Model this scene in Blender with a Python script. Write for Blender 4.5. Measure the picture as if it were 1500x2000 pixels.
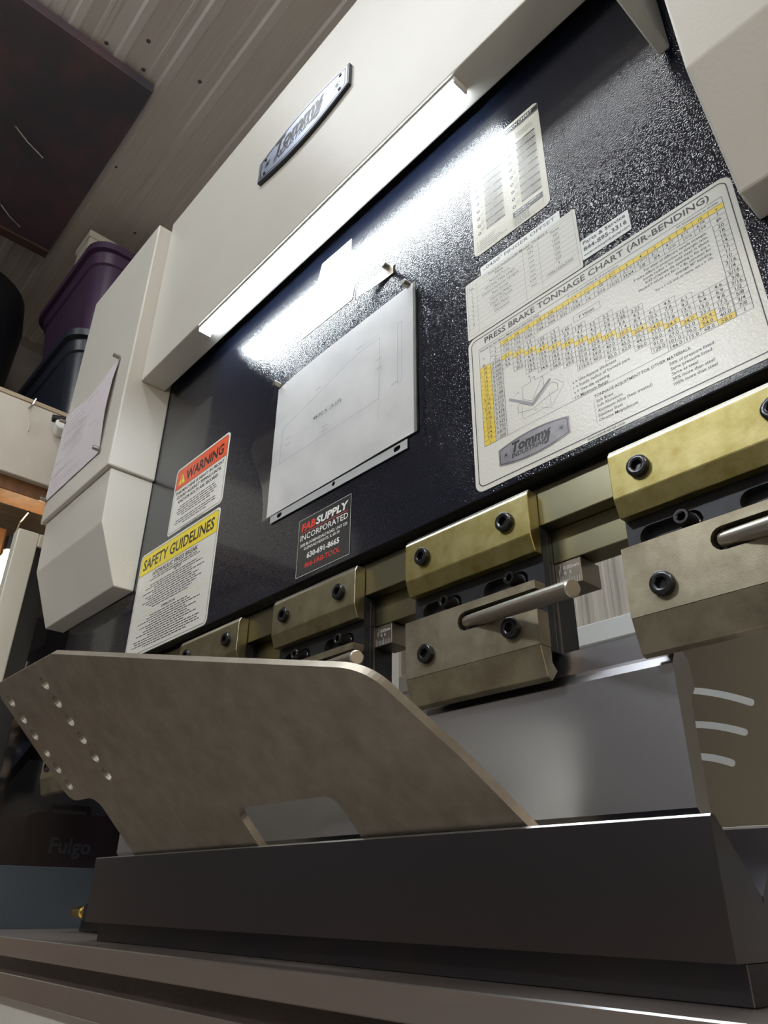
import bpy, bmesh, math, random
from mathutils import Vector, Matrix
for o in list(bpy.data.objects): bpy.data.objects.remove(o, do_unlink=True)
SC = bpy.context.scene
COL = SC.collection
R = math.radians
random.seed(7)

# ------------------------------------------------------------------ camera
# x runs along the machine, y into it (ram face at y = 0), z up; the lens sits at z = 0, the floor 0.80 below it
cam = bpy.data.cameras.new('camera'); camo = bpy.data.objects.new('camera', cam); COL.objects.link(camo)
cam.sensor_fit = 'VERTICAL'; cam.sensor_height = 36.0; cam.lens = 26.0
cam.clip_start = 0.01; cam.clip_end = 50
M = Matrix(((0.67386324, 0.33761413, 0.65721004, 0), (0.73877904, -0.32072996, -0.59273756, -0.459),
            (0.01067038, 0.88495706, -0.46555038, 0), (0, 0, 0, 1)))
camo.matrix_world = M
SC.camera = camo
# ------------------------------------------------------------------ world, exposure
w = bpy.data.worlds.new('world'); SC.world = w; w.use_nodes = True
w.node_tree.nodes['Background'].inputs[0].default_value = (0.55, 0.58, 0.62, 1)
w.node_tree.nodes['Background'].inputs[1].default_value = 0.12
SC.view_settings.view_transform = 'Standard'; SC.view_settings.look = 'None'
SC.view_settings.exposure = 0.0; SC.view_settings.gamma = 1.0; SC.view_settings.use_curve_mapping = False
SC.cycles.use_denoising = True
SC.cycles.max_bounces = 8; SC.cycles.diffuse_bounces = 4; SC.cycles.glossy_bounces = 4; SC.cycles.transparent_max_bounces = 8
SC.cycles.sample_clamp_indirect = 6.0
# lamp strengths (the lamps themselves are built further down, as fixtures)
LED_POWER = 55.0; SHOP_NEAR = 20.0; SHOP_FAR = 92.0; REAR_POWER = 26.0; BULB_POWER = 60.0; WARM_POWER = 17.0
ZF, ZC = -0.80, 2.00          # floor, ceiling

# ------------------------------------------------------------------ materials
MATS = {}
def mat(name, col, rough=0.5, metal=0.0, noise=None, bump=None, emit=None, coat=0.0, spec=0.5, stretch=None, bd=2.0):
    """noise=(scale, detail, colour2[, lo, hi]) mixes a second colour; bump=(scale, strength, distance)"""
    m = bpy.data.materials.new(name); m.use_nodes = True; nt = m.node_tree; N = nt.nodes; Lk = nt.links
    b = N['Principled BSDF']
    b.inputs['Base Color'].default_value = (*col, 1); b.inputs['Roughness'].default_value = rough
    b.inputs['Metallic'].default_value = metal; b.inputs['Specular IOR Level'].default_value = spec
    if coat: b.inputs['Coat Weight'].default_value = coat; b.inputs['Coat Roughness'].default_value = 0.075
    tc = N.new('ShaderNodeTexCoord'); src = tc.outputs['Object']
    if stretch:
        mp = N.new('ShaderNodeMapping'); mp.inputs['Scale'].default_value = stretch
        Lk.new(src, mp.inputs[0]); src = mp.outputs[0]
    if noise:
        n = N.new('ShaderNodeTexNoise'); n.inputs['Scale'].default_value = noise[0]; n.inputs['Detail'].default_value = noise[1]; n.inputs['Roughness'].default_value = .62
        r = N.new('ShaderNodeMapRange'); r.inputs[1].default_value = noise[3] if len(noise) > 3 else .35; r.inputs[2].default_value = noise[4] if len(noise) > 4 else .65
        x = N.new('ShaderNodeMix'); x.data_type = 'RGBA'; x.inputs[6].default_value = (*col, 1); x.inputs[7].default_value = (*noise[2], 1)
        Lk.new(src, n.inputs['Vector']); Lk.new(n.outputs['Fac'], r.inputs[0]); Lk.new(r.outputs[0], x.inputs[0]); Lk.new(x.outputs[2], b.inputs['Base Color'])
    if bump:
        n2 = N.new('ShaderNodeTexNoise'); n2.inputs['Scale'].default_value = bump[0]; n2.inputs['Detail'].default_value = bd
        bp = N.new('ShaderNodeBump'); bp.inputs['Strength'].default_value = bump[1]; bp.inputs['Distance'].default_value = bump[2]
        Lk.new(src, n2.inputs['Vector']); Lk.new(n2.outputs['Fac'], bp.inputs['Height']); Lk.new(bp.outputs[0], b.inputs['Normal'])
    if emit: b.inputs['Emission Color'].default_value = (*emit[:3], 1); b.inputs['Emission Strength'].default_value = emit[3]
    MATS[name] = m
    return m
mat('black_coat', (.006, .008, .017), .12, 0, bump=(640, .42, .0011), spec=.34, coat=.5, bd=.4)
mat('cream_paint', (.60, .575, .52), .38, 0, bump=(260, .16, .0008), noise=(6, 2, (.58, .555, .50)))
mat('bar_steel', (.25, .235, .165), .36, 1, noise=(9, 4, (.21, .19, .10)), bump=(180, .12, .0004), stretch=(.25, 1, 1))
mat('zinc_gold', (.40, .345, .16), .44, 1, noise=(40, 9, (.27, .22, .07), .38, .66), bump=(1400, .35, .0003))
mat('zinc_dull', (.36, .325, .22), .44, 1, noise=(40, 9, (.25, .215, .12), .38, .66), bump=(1200, .3, .0003))
mat('zinc_edge_glint', (.80, .77, .66), .30, 1)  # white glint of the light bar, painted as a paler zinc
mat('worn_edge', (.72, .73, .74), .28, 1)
mat('zinc_brown', (.37, .33, .245), .46, 1, noise=(26, 9, (.22, .185, .13), .40, .66), bump=(900, .25, .0003))
mat('adapter_black', (.035, .037, .042), .42, .7, bump=(500, .15, .0003), noise=(30, 3, (.05, .05, .055)))
mat('screw_black', (.06, .06, .064), .24, .9)
mat('lever_steel', (.50, .47, .42), .33, 1, bump=(700, .15, .0003))
mat('scale_steel', (.27, .235, .20), .40, 1, bump=(700, .15, .0003))
mat('punch_steel', (.58, .60, .64), .27, 1, noise=(5, 3, (.50, .49, .54)), bump=(160, .05, .0004), stretch=(.2, 1, 1))
mat('die_steel', (.105, .108, .128), .30, 1, noise=(4, 3, (.155, .128, .122)), bump=(130, .05, .0004), stretch=(.15, 1, 1))
mat('die_base', (.05, .05, .06), .42, 1, noise=(8, 3, (.06, .055, .055)))
mat('bed_steel', (.68, .59, .54), .34, 1, noise=(7, 5, (.56, .49, .45)), bump=(90, .08, .0005), stretch=(.2, 1, 1))
mat('oily_black', (.045, .035, .028), .38, .4, noise=(60, 5, (.07, .055, .045)), bump=(420, .5, .0015), stretch=(.25, 1, 1))
mat('plate_face', (.38, .335, .275), .42, .75, noise=(34, 10, (.29, .25, .20), .36, .66), bump=(900, .22, .0003))
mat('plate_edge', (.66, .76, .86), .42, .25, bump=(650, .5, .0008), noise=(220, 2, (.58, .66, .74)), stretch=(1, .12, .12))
mat('hole_wall', (.70, .71, .72), .28, 1)
mat('sticker_white', (.72, .71, .66), .26, 0, bump=(420, .22, .0009), spec=.5)
mat('sticker_tan', (.62, .59, .50), .30, 0, bump=(420, .20, .0009), noise=(25, 3, (.58, .55, .46)))
mat('label_white', (.78, .79, .78), .30, 0)
mat('ink', (.012, .012, .014), .35, 0)
mat('ink_grey', (.085, .085, .09), .4, 0)
mat('ink_faint', (.30, .30, .32), .5, 0)
mat('ink_white', (.80, .80, .80), .4, 0)
mat('case_print', (.42, .42, .46), .6, 0)
mat('ink_red', (.75, .045, .035), .4, 0)
mat('yellow', (.78, .58, .06), .32, 0, bump=(420, .2, .0009))
mat('sign_yellow', (.83, .66, .03), .30, 0)
mat('sign_red', (.70, .10, .035), .30, 0)
mat('pale_yellow', (.74, .70, .42), .35, 0)
mat('chart_silver', (.27, .255, .27), .35, .3, noise=(60, 4, (.19, .18, .20)))
mat('badge_silver', (.36, .40, .50), .38, 1, bump=(300, .1, .0005))
mat('badge_black', (.01, .011, .016), .3, 0)
mat('fab_black', (.035, .036, .036), .22, 0, bump=(420, .25, .0009))
mat('paper', (.74, .735, .73), .6, 0, noise=(14, 5, (.64, .635, .64)))
mat('paper_pink', (.66, .60, .63), .6, 0, noise=(12, 3, (.62, .57, .60)))
mat('kraft', (.62, .50, .40), .55, 0, noise=(25, 3, (.70, .62, .54)))
mat('magnet', (.30, .28, .24), .3, 1)
mat('led_body', (.62, .64, .64), .45, 0)
mat('led_glow', (.9, .95, 1), .4, 0, emit=(.86, .95, 1.0, LED_POWER))
mat('shop_glow', (.9, .95, 1), .4, 0, emit=(.94, .98, 1.0, SHOP_NEAR))
mat('far_glow', (.9, .95, 1), .4, 0, emit=(.93, .98, 1.0, SHOP_FAR))
mat('warm_glow', (1, .9, .8), .4, 0, emit=(1.0, .80, .54, WARM_POWER))
mat('rear_glow', (.9, .95, 1), .4, 0, emit=(.95, .98, 1.0, REAR_POWER))
mat('bulb_glow', (1, .9, .7), .4, 0, emit=(1.0, .80, .50, BULB_POWER))
mat('ceiling_tin', (.60, .56, .53), .45, 0, noise=(3, 3, (.56, .52, .50)), stretch=(.3, 1, 1))
mat('wall_tin', (.50, .46, .40), .5, 0, noise=(3, 3, (.56, .52, .46)))
mat('wall_shop', (.22, .195, .18), .7, 0, noise=(2, 4, (.17, .15, .14)))
mat('concrete', (.37, .345, .32), .6, 0, noise=(4, 6, (.30, .275, .255)))
mat('hatch', (.130, .082, .100), .45, 0, noise=(5, 9, (.075, .072, .090), .40, .58), bump=(40, .3, .003))
mat('hatch_trim', (.10, .06, .05), .6, 0)
mat('wire', (.45, .43, .40), .3, 1)
mat('tin_screw', (.10, .10, .10), .5, .5)
mat('tote_purple', (.066, .034, .078), .38, 0, bump=(60, .05, .001))
mat('tote_navy', (.016, .020, .032), .36, 0, bump=(60, .05, .001))
mat('bag_black', (.010, .011, .014), .45, 0)
mat('white_board', (.66, .62, .55), .55, 0, noise=(9, 6, (.60, .56, .49)), bump=(70, .2, .001))
mat('ply', (.52, .44, .33), .7, 0, noise=(40, 4, (.42, .33, .22)), stretch=(1, .2, 4))
mat('wood_brown', (.24, .11, .045), .6, 0, noise=(8, 5, (.15, .07, .03)), stretch=(4, 4, .5))
mat('wood_pale', (.62, .40, .15), .6, 0, noise=(8, 5, (.52, .31, .11)), stretch=(4, 4, .5))
mat('box_grey', (.42, .43, .44), .6, 0)
mat('box_pale', (.55, .53, .44), .6, 0)
mat('guard_cream', (.60, .58, .50), .4, 0, bump=(260, .1, .0006))
mat('guard_grey', (.042, .052, .066), .28, 0, noise=(3, 3, (.055, .07, .088)))
mat('rear_grey', (.46, .445, .40), .5, 0, noise=(5, 3, (.43, .415, .37)))
mat('rear_white', (.80, .82, .81), .4, 0)
mat('brass', (.75, .55, .18), .25, 1)
mat('plastic_black', (.012, .012, .014), .4, 0)
mat('tool_red', (.11, .016, .024), .4, 0)
mat('tool_grey', (.15, .15, .16), .45, .3)
mat('tool_orange', (.40, .16, .04), .5, 0)
# clear plastic sleeve and smoked guard sheet
def clear(name, tint, fac, rough):
    m = bpy.data.materials.new(name); m.use_nodes = True; nt = m.node_tree; N = nt.nodes
    out = N['Material Output']; N.remove(N['Principled BSDF'])
    t = N.new('ShaderNodeBsdfTransparent'); t.inputs[0].default_value = (*tint, 1)
    g = N.new('ShaderNodeBsdfGlossy'); g.inputs['Roughness'].default_value = rough; g.inputs[0].default_value = (1, 1, 1, 1)
    f = N.new('ShaderNodeValue'); f.outputs[0].default_value = fac
    x = N.new('ShaderNodeMixShader')
    nt.links.new(f.outputs[0], x.inputs[0]); nt.links.new(t.outputs[0], x.inputs[1]); nt.links.new(g.outputs[0], x.inputs[2]); nt.links.new(x.outputs[0], out.inputs[0])
    MATS[name] = m
clear('clear_film', (.98, .98, .985), .14, .12)
clear('strip_film', (.62, .62, .60), .08, .20)
clear('smoke_sheet', (.36, .40, .50), .06, .14)

# ------------------------------------------------------------------ object helpers
def link(name, data, parent=None):
    o = bpy.data.objects.new(name, data); COL.objects.link(o)
    if parent is not None: o.parent = parent
    return o
def root_of(p):
    v = Vector((0, 0, 0))
    while p is not None: v += p.location; p = p.parent
    return v
def obj(name, me, mats, parent=None, local=False):
    """me: mesh in world coordinates (or local ones with local=True)"""
    if isinstance(me, bmesh.types.BMesh):
        b = me; me = bpy.data.meshes.new(name); b.to_mesh(me); b.free()
    if isinstance(mats, str): mats = [mats]
    me.materials.clear()
    for m in mats: me.materials.append(MATS[m])
    o = link(name, me, parent)
    if parent is not None and not local: o.location = -root_of(parent)
    return o
def tag(o, label, cat, group=None, kind=None):
    if label: o['label'] = label
    if cat: o['category'] = cat
    if group: o['group'] = group
    if kind: o['kind'] = kind
    return o
def thing(name, label, cat, loc=(0, 0, 0), group=None):
    o = link(name, None); o.location = loc; o.empty_display_size = .05
    return tag(o, label, cat, group)
def struct(name, me, mats):
    o = obj(name, me, mats); o['kind'] = 'structure'; return o
def smooth(o, ang=35):
    for p in o.data.polygons: p.use_smooth = True
    o.data.set_sharp_from_angle(angle=R(ang)) if hasattr(o.data, 'set_sharp_from_angle') else None
    return o

def worn_or_glint(o, m, width, ztop=None):
    """bright metal on narrow bevels: bare on die and bed, painted lamp glint on clamps"""
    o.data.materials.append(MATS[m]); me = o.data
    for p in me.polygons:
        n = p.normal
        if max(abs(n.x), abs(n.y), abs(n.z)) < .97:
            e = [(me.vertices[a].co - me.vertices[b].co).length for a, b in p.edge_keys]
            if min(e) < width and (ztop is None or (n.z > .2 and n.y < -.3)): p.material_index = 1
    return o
# ------------------------------------------------------------------ mesh helpers
def box(x0, x1, y0, y1, z0, z1, bev=0, seg=1, bm=None):
    b = bmesh.new()
    bmesh.ops.create_cube(b, size=1)
    for v in b.verts:
        v.co = Vector(((x0 + x1) / 2 + v.co.x * (x1 - x0), (y0 + y1) / 2 + v.co.y * (y1 - y0), (z0 + z1) / 2 + v.co.z * (z1 - z0)))
    if bev: bmesh.ops.bevel(b, geom=b.edges[:], offset=bev, segments=seg, affect='EDGES', profile=.5)
    return merge(bm, b)
def merge(bm, b):
    if bm is None: return b
    me = bpy.data.meshes.new('tmp'); b.to_mesh(me); b.free(); bm.from_mesh(me); bpy.data.meshes.remove(me)
    return bm
def prism(prof, x0, x1, bev=0, bm=None, axis='x', seg=1):
    """profile polygon extruded: axis x -> (y,z); y -> (x,z); z -> (x,y)"""
    f = {'x': lambda a, c, t: (t, a, c), 'y': lambda a, c, t: (a, t, c), 'z': lambda a, c, t: (a, c, t)}[axis]
    b = bmesh.new(); n = len(prof)
    v0 = [b.verts.new(f(a, c, x0)) for a, c in prof]; v1 = [b.verts.new(f(a, c, x1)) for a, c in prof]
    b.faces.new(v0); b.faces.new(v1[::-1])
    for i in range(n): b.faces.new((v0[i], v1[i], v1[(i + 1) % n], v0[(i + 1) % n]))
    bmesh.ops.recalc_face_normals(b, faces=b.faces[:])
    if bev: bmesh.ops.bevel(b, geom=b.edges[:], offset=bev, segments=seg, affect='EDGES', profile=.5)
    return merge(bm, b)
def cyl(p0, p1, r0, r1=None, n=24, bev=0, bm=None):
    r1 = r0 if r1 is None else r1
    p0, p1 = Vector(p0), Vector(p1); d = p1 - p0; L = d.length
    prof = [(0, 0), (r0 - bev, 0), (r0, bev), (r1, L - bev), (r1 - bev, L), (0, L)] if bev else [(0, 0), (r0, 0), (r1, L), (0, L)]
    return lathe(prof, p0, d, n, bm)
def lathe(prof, p0, d, n=24, bm=None):
    b = bmesh.new(); q = Vector(d).to_track_quat('Z', 'Y'); p0 = Vector(p0); rings = []
    for r, h in prof:
        if r < 1e-7: rings.append([b.verts.new(p0 + q @ Vector((0, 0, h)))])
        else: rings.append([b.verts.new(p0 + q @ Vector((r * math.cos(2 * math.pi * i / n), r * math.sin(2 * math.pi * i / n), h))) for i in range(n)])
    for a, c in zip(rings, rings[1:]):
        for i in range(n):
            j = (i + 1) % n
            vs = [a[i % len(a)], a[j % len(a)], c[j % len(c)], c[i % len(c)]]
            u = []
            for v in vs:
                if v not in u: u.append(v)
            if len(u) > 2: b.faces.new(u)
    bmesh.ops.recalc_face_normals(b, faces=b.faces[:])
    return merge(bm, b)
def tube(pts, r, n=8, bm=None):
    b = bm
    for a, c in zip(pts, pts[1:]): b = cyl(a, c, r, n=n, bm=b)
    return b
def arc(cx, cy, r, a0, a1, n=6): return [(cx + r * math.cos(R(a0 + (a1 - a0) * i / n)), cy + r * math.sin(R(a0 + (a1 - a0) * i / n))) for i in range(n + 1)]
def rrect(x0, y0, x1, y1, r, n=6):
    return arc(x1 - r, y1 - r, r, 0, 90, n) + arc(x0 + r, y1 - r, r, 90, 180, n) + arc(x0 + r, y0 + r, r, 180, 270, n) + arc(x1 - r, y0 + r, r, 270, 360, n)
def circ(cx, cy, r, n=20): return [(cx + r * math.cos(2 * math.pi * i / n), cy + r * math.sin(2 * math.pi * i / n)) for i in range(n)]
def obround(x0, x1, cy, r, n=8): return arc(x1, cy, r, -90, 90, n) + arc(x0, cy, r, 90, 270, n)
def fill2d(loops, t=0.0):
    """outline + holes as a flat sheet of thickness t: mesh in (u, v, +-t/2)"""
    cu = bpy.data.curves.new('tmp', 'CURVE'); cu.dimensions = '2D'; cu.fill_mode = 'BOTH'; cu.extrude = t / 2
    for lp in loops:
        s = cu.splines.new('POLY'); s.points.add(len(lp) - 1)
        for p, q in zip(s.points, lp): p.co = (q[0], q[1], 0, 1)
        s.use_cyclic_u = True
    o = bpy.data.objects.new('tmp', cu); me = o.to_mesh()
    b = bmesh.new(); b.from_mesh(me); o.to_mesh_clear(); bpy.data.objects.remove(o); bpy.data.curves.remove(cu)
    bmesh.ops.remove_doubles(b, verts=b.verts[:], dist=1e-6)
    bmesh.ops.recalc_face_normals(b, faces=b.faces[:]); b.normal_update()
    for f in b.faces: f.smooth = False
    return b
def xf(b, fn):
    for v in b.verts: v.co = Vector(fn(v.co))
    return b
def plate_xz(loops, y0, y1, bm=None):
    """sheet lying in the x-z plane between y0 and y1"""
    b = fill2d(loops, y1 - y0)
    xf(b, lambda c: (c.x, (y0 + y1) / 2 + c.z, c.y))
    bmesh.ops.recalc_face_normals(b, faces=b.faces[:])
    return merge(bm, b)
def cap_screw(c, r, h, bm=None, soc=.52):
    """socket head, axis along y, head sitting on y = c[1], facing -y"""
    b = bmesh.new(); n = 24; x, y, z = c
    def ring(rr, yy, hexa=False):
        out = []
        for i in range(n):
            a = 2 * math.pi * i / n; k = rr
            if hexa: k = rr * math.cos(math.pi / 6) / math.cos((a % (math.pi / 3)) - math.pi / 6)
            out.append(b.verts.new((x + k * math.cos(a), yy, z + k * math.sin(a))))
        return out
    rs = [ring(r, y), ring(r, y - h * .72), ring(r * .96, y - h * .9), ring(r * .86, y - h), ring(r * soc * 1.18, y - h * 1.0), ring(r * soc, y - h * .93, True), ring(r * soc * .97, y - h * .30, True)]
    for a, c2 in zip(rs, rs[1:]):
        for i in range(n): b.faces.new((a[i], a[(i + 1) % n], c2[(i + 1) % n], c2[i]))
    b.faces.new(rs[-1]); bmesh.ops.recalc_face_normals(b, faces=b.faces[:])
    return merge(bm, b)
# ------------------------------------------------------------------ printing: everything in millimetres (u right, v up)
FC = {}
def glyphs(s, bold=0.0, shear=0.0):
    k = (s, bold, shear)
    if k in FC: return FC[k]
    cu = bpy.data.curves.new('t', 'FONT'); cu.body = s; cu.size = 1.0; cu.resolution_u = 2; cu.fill_mode = 'FRONT'
    cu.offset = bold; cu.shear = shear
    o = bpy.data.objects.new('t', cu); me = o.to_mesh()
    vs = [(v.co.x, v.co.y) for v in me.vertices]; fs = [tuple(p.vertices) for p in me.polygons]
    o.to_mesh_clear(); bpy.data.objects.remove(o); bpy.data.curves.remove(cu)
    FC[k] = (vs, fs); return FC[k]
class Ink:
    """flat print collected into one mesh, laid on a sheet by place(u, v, lift)"""
    def __init__(s): s.v = []; s.f = []
    def text(s, t, u, v, cap, w=None, al='l', bold=.007, shear=0.0, wmax=None):
        vs, fs = glyphs(t, bold, shear)
        if not vs: return s
        x0 = min(p[0] for p in vs); x1 = max(p[0] for p in vs); k = cap / .69
        kx = k if w is None else w / (x1 - x0)
        if wmax and (x1 - x0) * kx > wmax: kx = wmax / (x1 - x0)
        W = (x1 - x0) * kx; o = {'l': 0, 'c': -W / 2, 'r': -W}[al]; n = len(s.v)
        s.v += [(u + o + (p[0] - x0) * kx, v + p[1] * k) for p in vs]; s.f += [tuple(i + n for i in f) for f in fs]
        return s
    def rect(s, u0, v0, u1, v1): return s.poly([(u0, v0), (u1, v0), (u1, v1), (u0, v1)])
    def poly(s, pts): n = len(s.v); s.v += list(pts); s.f.append(tuple(range(n, n + len(pts)))); return s
    def line(s, a, b, w=.25):
        d = Vector((b[0] - a[0], b[1] - a[1])); d.normalize(); q = Vector((-d.y, d.x)) * w / 2
        return s.poly([(a[0] + q.x, a[1] + q.y), (a[0] - q.x, a[1] - q.y), (b[0] - q.x, b[1] - q.y), (b[0] + q.x, b[1] + q.y)])
    def path(s, pts, w=.25, closed=False):
        for a, b in zip(pts, pts[1:] + (pts[:1] if closed else [])):
            if a != b: s.line(a, b, w)
        return s
    def frame(s, u0, v0, u1, v1, w=.25): return s.path([(u0, v0), (u1, v0), (u1, v1), (u0, v1)], w, True)
    def words(s, u0, u1, v, h, al='c', fill=.8, rnd=None):
        """a line of print too small to read: word-long dashes"""
        rnd = rnd or random; W = (u1 - u0) * fill; u = {'c': (u0 + u1 - W) / 2, 'l': u0}[al]; e = u + W
        while u < e - h * .6:
            L = min(h * rnd.uniform(1.2, 4.2), e - u); s.rect(u, v, u + L, v + h * .50); u += L + h * .55
        return s
    def mesh(s, X0, Z0, y):
        me = bpy.data.meshes.new('print')
        me.from_pydata([(X0 + p[0] / 1000, y, Z0 + p[1] / 1000) for p in s.v], [], s.f); me.update(); return me
    def put(s, name, m, parent, X0, Z0, y): return obj(name, s.mesh(X0, Z0, y), m, parent)

# ================================================================== the setting
XL, XR, YF, YB = -2.70, 1.60, -3.2, 1.70
struct('floor', box(XL, XR, YF, YB, ZF - .05, ZF), 'concrete')
struct('wall_right', box(XR, XR + .05, YF, YB, ZF, ZC + .05), 'wall_shop')
struct('wall_front', box(XL, XR, YF - .05, YF, ZF, ZC + .05), 'wall_shop')
struct('wall_left', box(XL - .05, XL, YF, YB, ZF, ZC + .05), 'wall_shop')
def ribbed(a0, a1, pitch, first, deep, flat):
    """profile (a, depth) of a ribbed tin sheet from a0 to a1, ribs at first + k*pitch"""
    p = [(a0, 0)]; k = math.ceil((a0 - first + .02) / pitch)
    while first + k * pitch < a1 - .02:
        c = first + k * pitch
        p += [(c - .016, 0), (c - .009, deep), (c + .009, deep), (c + .016, 0)]
        if flat: p += [(c + pitch * .36, 0), (c + pitch * .38, deep * .18), (c + pitch * .44, deep * .18), (c + pitch * .46, 0), (c + pitch * .62, 0), (c + pitch * .64, deep * .18), (c + pitch * .70, deep * .18), (c + pitch * .72, 0)]
        k += 1
    p = [q for q in p if a0 <= q[0] <= a1] + [(a1, 0)]
    return p
def sheet_mesh(prof, t, f):
    b = bmesh.new(); v0 = [b.verts.new(f(a, d, 0)) for a, d in prof]; v1 = [b.verts.new(f(a, d, 1)) for a, d in prof]
    for i in range(len(prof) - 1): b.faces.new((v0[i], v0[i + 1], v1[i + 1], v1[i]))
    bmesh.ops.recalc_face_normals(b, faces=b.faces[:]); 
    bmesh.ops.solidify(b, geom=b.faces[:], thickness=t)
    return b
ceil = struct('ceiling', box(XL, XR, YF, YB, ZC + .004, ZC + .05), 'ceiling_tin')
YR = [YF, -2.45, -1.70, -.98, -.253, .478, 1.21, YB]
for i in range(len(YR) - 1):
    for j, (xa, xb) in enumerate(((XL, -1.128), (-1.128, XR))):
        lift = .0015 * ((i + j) % 2)
        f = lambda a, d, t: ((xa if t == 0 else xb), a, ZC - d - lift)
        obj('ceiling_sheet', sheet_mesh(ribbed(YR[i], YR[i + 1], .122, -.0756, .008, True), .001, f), 'ceiling_tin', ceil)
for x, y in [(-1.35, -.36), (-1.36, -.24), (-1.36, -.135), (-1.16, -.215), (-1.28, -.16), (-1.285, -.005), (-1.2, .045), (-1.0, -.13), (-.9, -.02), (-1.7, -.06), (-1.9, .10), (-.75, .06)]:
    obj('roofing_screw', lathe([(0, .004), (.004, .0035), (.006, .001), (.0065, 0)], (x, y, ZC), (0, 0, -1), 10), 'tin_screw', ceil)
wb = struct('wall_back', box(XL, XR, YB, YB + .05, ZF, ZC + .05), 'wall_tin')
xs = XL
while xs < XR - .1:
    xe = min(xs + .86, XR)
    f = lambda a, d, t: (a, YB - .002 - d, (ZF if t == 0 else ZC))
    obj('wall_sheet', sheet_mesh(ribbed(xs, xe, .122, xs + .05, .016, True), .001, f), 'wall_tin', wb); xs = xe
obj('girt_rail', box(XL, XR, YB - .055, YB - .0195, .762, .832, .003), 'rear_white', wb)
obj('lower_board', box(XL, XR, YB - .030, YB - .0195, ZF, .7618, .002), 'rear_white', wb)

# ------------------------------------------------------------------ shop lamps on the ceiling
def strip_lamp(name, label, x, y, z, L, W, along, glow, group):
    t = thing(name, label, 'lamp', (x, y, z), group)
    a, c = (L / 2, W / 2) if along == 'x' else (W / 2, L / 2)
    obj('housing', box(x - a, x + a, y - c, y + c, z - .035, z, .006), 'led_body', t)
    obj('diffuser', box(x - a * .98, x + a * .98, y - c * .86, y + c * .86, z - .05, z - .0352, .005), glow, t)
    return t
G = 'ceiling lamps of the shop'
strip_lamp('ceiling_lamp', 'long white ceiling lamp above the front of the press brake', -.60, -.55, ZC - .012, 1.2, .14, 'x', 'shop_glow', G)
strip_lamp('ceiling_lamp', 'short white ceiling lamp in the middle of the shop, far from the press', -1.05, -2.10, ZC - .012, .70, .16, 'x', 'far_glow', G)
strip_lamp('ceiling_lamp', 'added white ceiling lamp near the front right corner, spreading the light', .75, -2.2, ZC - .012, .9, .16, 'x', 'far_glow', G)  # added fill lamp, no known fixture, evens out the room light
strip_lamp('ceiling_lamp', 'long white ceiling lamp over the aisle behind the press brake', -.5, 1.15, ZC - .012, 1.2, .14, 'x', 'rear_glow', G)
t = thing('wall_lamp', 'warm glowing square lamp on the right wall of the shop', 'lamp', (XR, -.75, .6))
obj('housing', box(XR - .03, XR - .002, -1.0, -.50, .40, .80, .006), 'led_body', t)
obj('diffuser', box(XR - .05, XR - .0302, -.98, -.52, .42, .78, .005), 'warm_glow', t)

# ================================================================== the press brake
PB = thing('press_brake', 'cream hydraulic press brake with black ram face and printed charts', 'press brake', (-.625, .3, ZF))
XA, XB = -1.39, .14
ram = obj('ram_panel', box(XA, XB, 0, .0136, .324, 1.20, .0008), 'black_coat', PB)
PB_ram = ram
obj('ram_core', box(XA, XB, .0137, .060, .33, 1.18), 'black_coat', PB)
obj('clamping_bar', prism([(.0146, .283), (.0146, .318), (.0170, .3235), (.0600, .3235), (.0600, .283)], XA, XB, .0006), 'bar_steel', PB)
obj('wedge_bar', box(XA, XB, .030, .0535, .2522, .2829, .0006), 'bar_steel', PB)
# upper beam with its light
obj('upper_beam', box(-1.1145, -.1003, -.0598, -.0124, .8420, 1.252, .002, 2), 'cream_paint', PB)
obj('gusset_plate', box(-.1345, -.1232, -.092, -.0060, .685, .8418, .0015), 'cream_paint', PB)
# cylinder housings, left and right: upper box and bent lower cover
for s, (a, c) in enumerate(((-1.430, -1.115), (-.100, .215))):
    obj('cylinder_box', box(a, c, -.0865, -.0003, .653, 1.232, .003, 2), 'cream_paint', PB)
    a2, c2 = (a + .012, c - .006) if s == 0 else (a + .001, c - .012)
    obj('cylinder_cover', prism([(-.0003, .6528), (-.0785, .6528), (-.0745, .549), (-.0349, .446), (-.0003, .446)], a2, c2, .002, seg=2), 'cream_paint', PB)
# uprights behind the ram
for a, c in ((-1.575, -1.545), (.20, .23)):
    obj('upright', prism([(.10, ZF + .01), (.10, -.12), (.45, -.12), (.45, .45), (.10, .45), (.10, 1.2), (1.0, 1.2), (1.0, ZF + .01)], a, c), 'cream_paint', PB)
# bed: table plate, groove, lower rail, cream skirt
worn_or_glint(obj('table_plate', box(-1.46, .21, -.0595, .20, -.0702, -.0482, .0010), 'bed_steel', PB), 'worn_edge', .002, True)
obj('groove_back', box(-1.46, .21, -.040, .20, -.0883, -.0703), 'oily_black', PB)
worn_or_glint(obj('lower_rail', box(-1.46, .21, -.0597, .20, -.1146, -.0884, .0010), 'bed_steel', PB), 'worn_edge', .002, True)
obj('bed_skirt', box(-1.46, .21, -.048, .22, ZF + .02, -.1147, .002), 'cream_paint', PB)
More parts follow.
